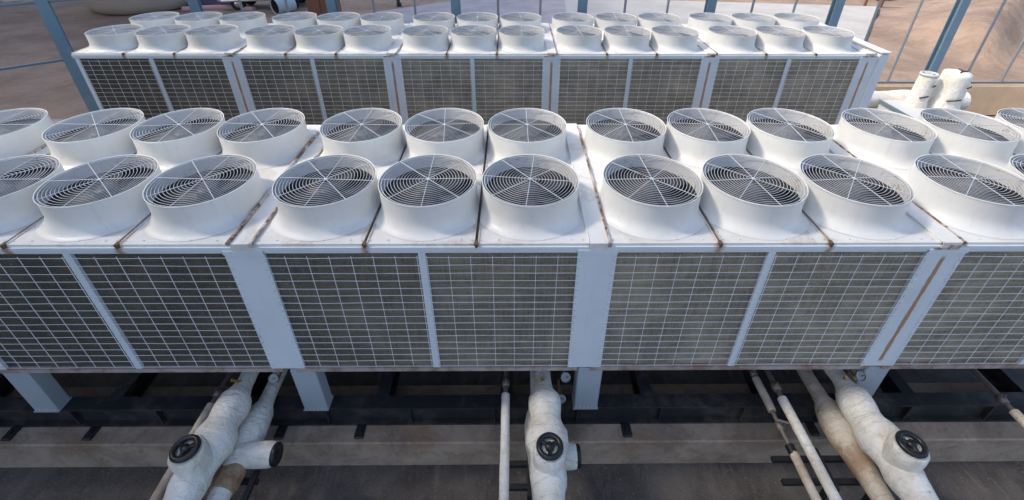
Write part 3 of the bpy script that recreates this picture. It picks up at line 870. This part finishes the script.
# drum on its side
M['paleblue'], *_ = painted('drum_paint', (.42,.49,.56), .3, 0, .5)
dr = thing('steel_drum', 'pale blue drum lying on its side with a dark open mouth', 'drum', (-13.45, 26.9, .0))
ax_ = Vector((.60,.80,.04)).normalized()
g = MB(); g.lathe([(.40,.05),(.44,.0),(.47,.02),(.46,.1),(.45,.5),(.47,.53),(.45,.56),(.45,1.05),(.43,1.1),(0,1.1)], (-.2,0,.46), 32, axis=ax_); g.build('shell', M['paleblue'], dr)
M['lining'] = mat('drum_lining', (.06,.045,.035), .9)
g = MB(); g.lathe([(.43,.03),(.41,.9),(0,.9)], (-.2,0,.46), 32, axis=ax_); g.build('lining', M['lining'], dr)
# rusty cabinet
M['rustbox'], *_ = painted('rust_brown_paint', (.20,.085,.05), .4, .1, .7, (.12,.07,.05))
cb = thing('rusty_cabinet', 'rust-brown steel cabinet behind the fence left of centre', 'cabinet', (-8.85, 22, 0))
g = MB(); g.bevel_box(-.62, .62, -.4, .5, -.02, 2.3, .03); g.build('body', M['rustbox'], cb)
for sx in (-1, 1):
    g = MB(); g.box(sx*.30-.27, sx*.30+.27, -.425, -.402, .15, 2.15); d_ = g.build('door', M['rustbox'], cb)
    g = MB(); g.bar((sx*.06,-.45,.9),(sx*.06,-.45,1.3),.02,6); g.build('handle', M['rod'], d_)
# pink hose / kerb lying on the sand
M['pink'] = mat('pink_plastic', (.55,.33,.33), .6)
g = MB(); g.tube([Vector((-19.6+4.2*k, 27.9+.5*math.sin(k*PI), .10)) for k in ys_], .16, 12)
tag(g.build('pipe_length', M['pink']), 'faded pink pipe lying on the ground below the truck', 'pipe')
M['purple'] = mat('purple_tarp', (.10,.08,.13), .8)
g = MB(); vs = []; n1 = 14
for i in range(n1):
    for j in range(n1):
        u, v = i/(n1-1), j/(n1-1)
        e = math.sin(u*PI)*math.sin(v*PI)
        vs.append((-20.2+2.6*u, 28.9+2*v, -.03+1.1*e**.6*(1+.35*noise.noise(Vector((u*4, v*4, 2))))))
g.add(vs, [(i*n1+j, (i+1)*n1+j, (i+1)*n1+j+1, i*n1+j+1) for i in range(n1-1) for j in range(n1-1)], True)
tag(g.build('covered_heap', M['purple']), 'dark heap under a tarp between the beige tank and the truck', 'heap')
# stump with pale cloth
st = thing('broken_post', 'short dark broken post with a pale side at the pad edge', 'post', (-7.2, 29.6, 0))
g = MB(); g.tube([(0,0,-.05),(.03,0,.35),(.14,.02,.8)], [.16,.14,.10], 10); g.build('stake', M['lorry'], st)
g = MB(); g.tube([(.13,-.06,.2),(.22,-.05,.6),(.12,-.08,.9)], [.06,.08,.05], 8); g.build('pale_rag', M['wrap'], st)
for x, y, lab in ((22.4, 29.9, 'left one of two rusty stakes at the pad corner'), (23.3, 29.7, 'right one of two rusty stakes at the pad corner')):
    g = MB(); g.tube([(x,y,-.05),(x+.03,y,.6),(x+.06,y+.03,1.3)], [.09,.08,.07], 8)
    tag(g.build('rusty_stake', M['rustbox']), lab, 'stake', 'rusty stakes')
# bricks/debris at the top right
for k in range(3):
    x, y = 24.2+.5*k, 31.2+.2*k
    g = MB(); g.bevel_box(x-.2, x+.2, y-.12, y+.12, -.05, .3+.06*k, .03)
    tag(g.build('orange_block', M['rustbox']), ['left','middle','right'][k]+' one of the rust-orange blocks at the top edge of the sand', 'block', 'rust-orange blocks')

# ------------------------------------------------------------------ added buildings (unseen, put in to shade the floor and yard)
def building(lab, x0, x1, y0, y1, h, face):
    b = thing('added_shade_building', lab, 'building', ((x0+x1)/2, (y0+y1)/2, 0))
    cx, cy = (x0+x1)/2, (y0+y1)/2
    g = MB(); g.box(x0-cx, x1-cx, y0-cy, y1-cy, -.1, h); g.box(x0-cx-.2, x1-cx+.2, y0-cy-.2, y1-cy+.2, h, h+.6); g.build('wall', M['added_facade'], b)
    n = max(1, int((y1-y0)/4)); fl = min(8, int(h/3.4))
    for i in range(n):
        for j in range(fl):
            y = y0-cy+(i+.5)*(y1-y0)/n; z = 1.0+j*3.4
            g = MB(); g.box(x1-cx-.02, x1-cx+.015, y-.8, y+.8, z, z+1.6); w_ = g.build('window', M['glass_dark'], b)
            g = MB(); g.box(x1-cx, x1-cx+.08, y-.9, y+.9, z-.12, z-.002); g.build('sill', M['concrete'], w_)
    return b
building('added unseen building at left that shades the plant floor in front', -34, -15.2, -12, 3.9, 32, 1)
building('added unseen building across the yard that shades its left part', -62, -44, 12, 46, 54, 1)

# loose grit and scraps on the plant floor in front
g = MB(); rg = random.Random(3)
for k in range(260):
    x, y = rg.uniform(-6.5, 7.5), rg.choice((rg.uniform(1.2, 2.96), rg.uniform(2.75, 2.97)))
    r = rg.uniform(.005, .018); a = rg.uniform(0, 6)
    vs = [(x+r*math.cos(a+q*PI/2)*rg.uniform(.6,1.3), y+r*math.sin(a+q*PI/2)*rg.uniform(.6,1.3), .001) for q in range(4)] + [(x+r*.2, y, r*rg.uniform(.5,1.1))]
    g.add(vs, [(0,1,4),(1,2,4),(2,3,4),(3,0,4)])
o = g.build('grit', M['grit']); o['kind'] = 'stuff'; o['label'] = 'loose grit and small scraps along the foot of the concrete plinth'; o['category'] = 'grit'
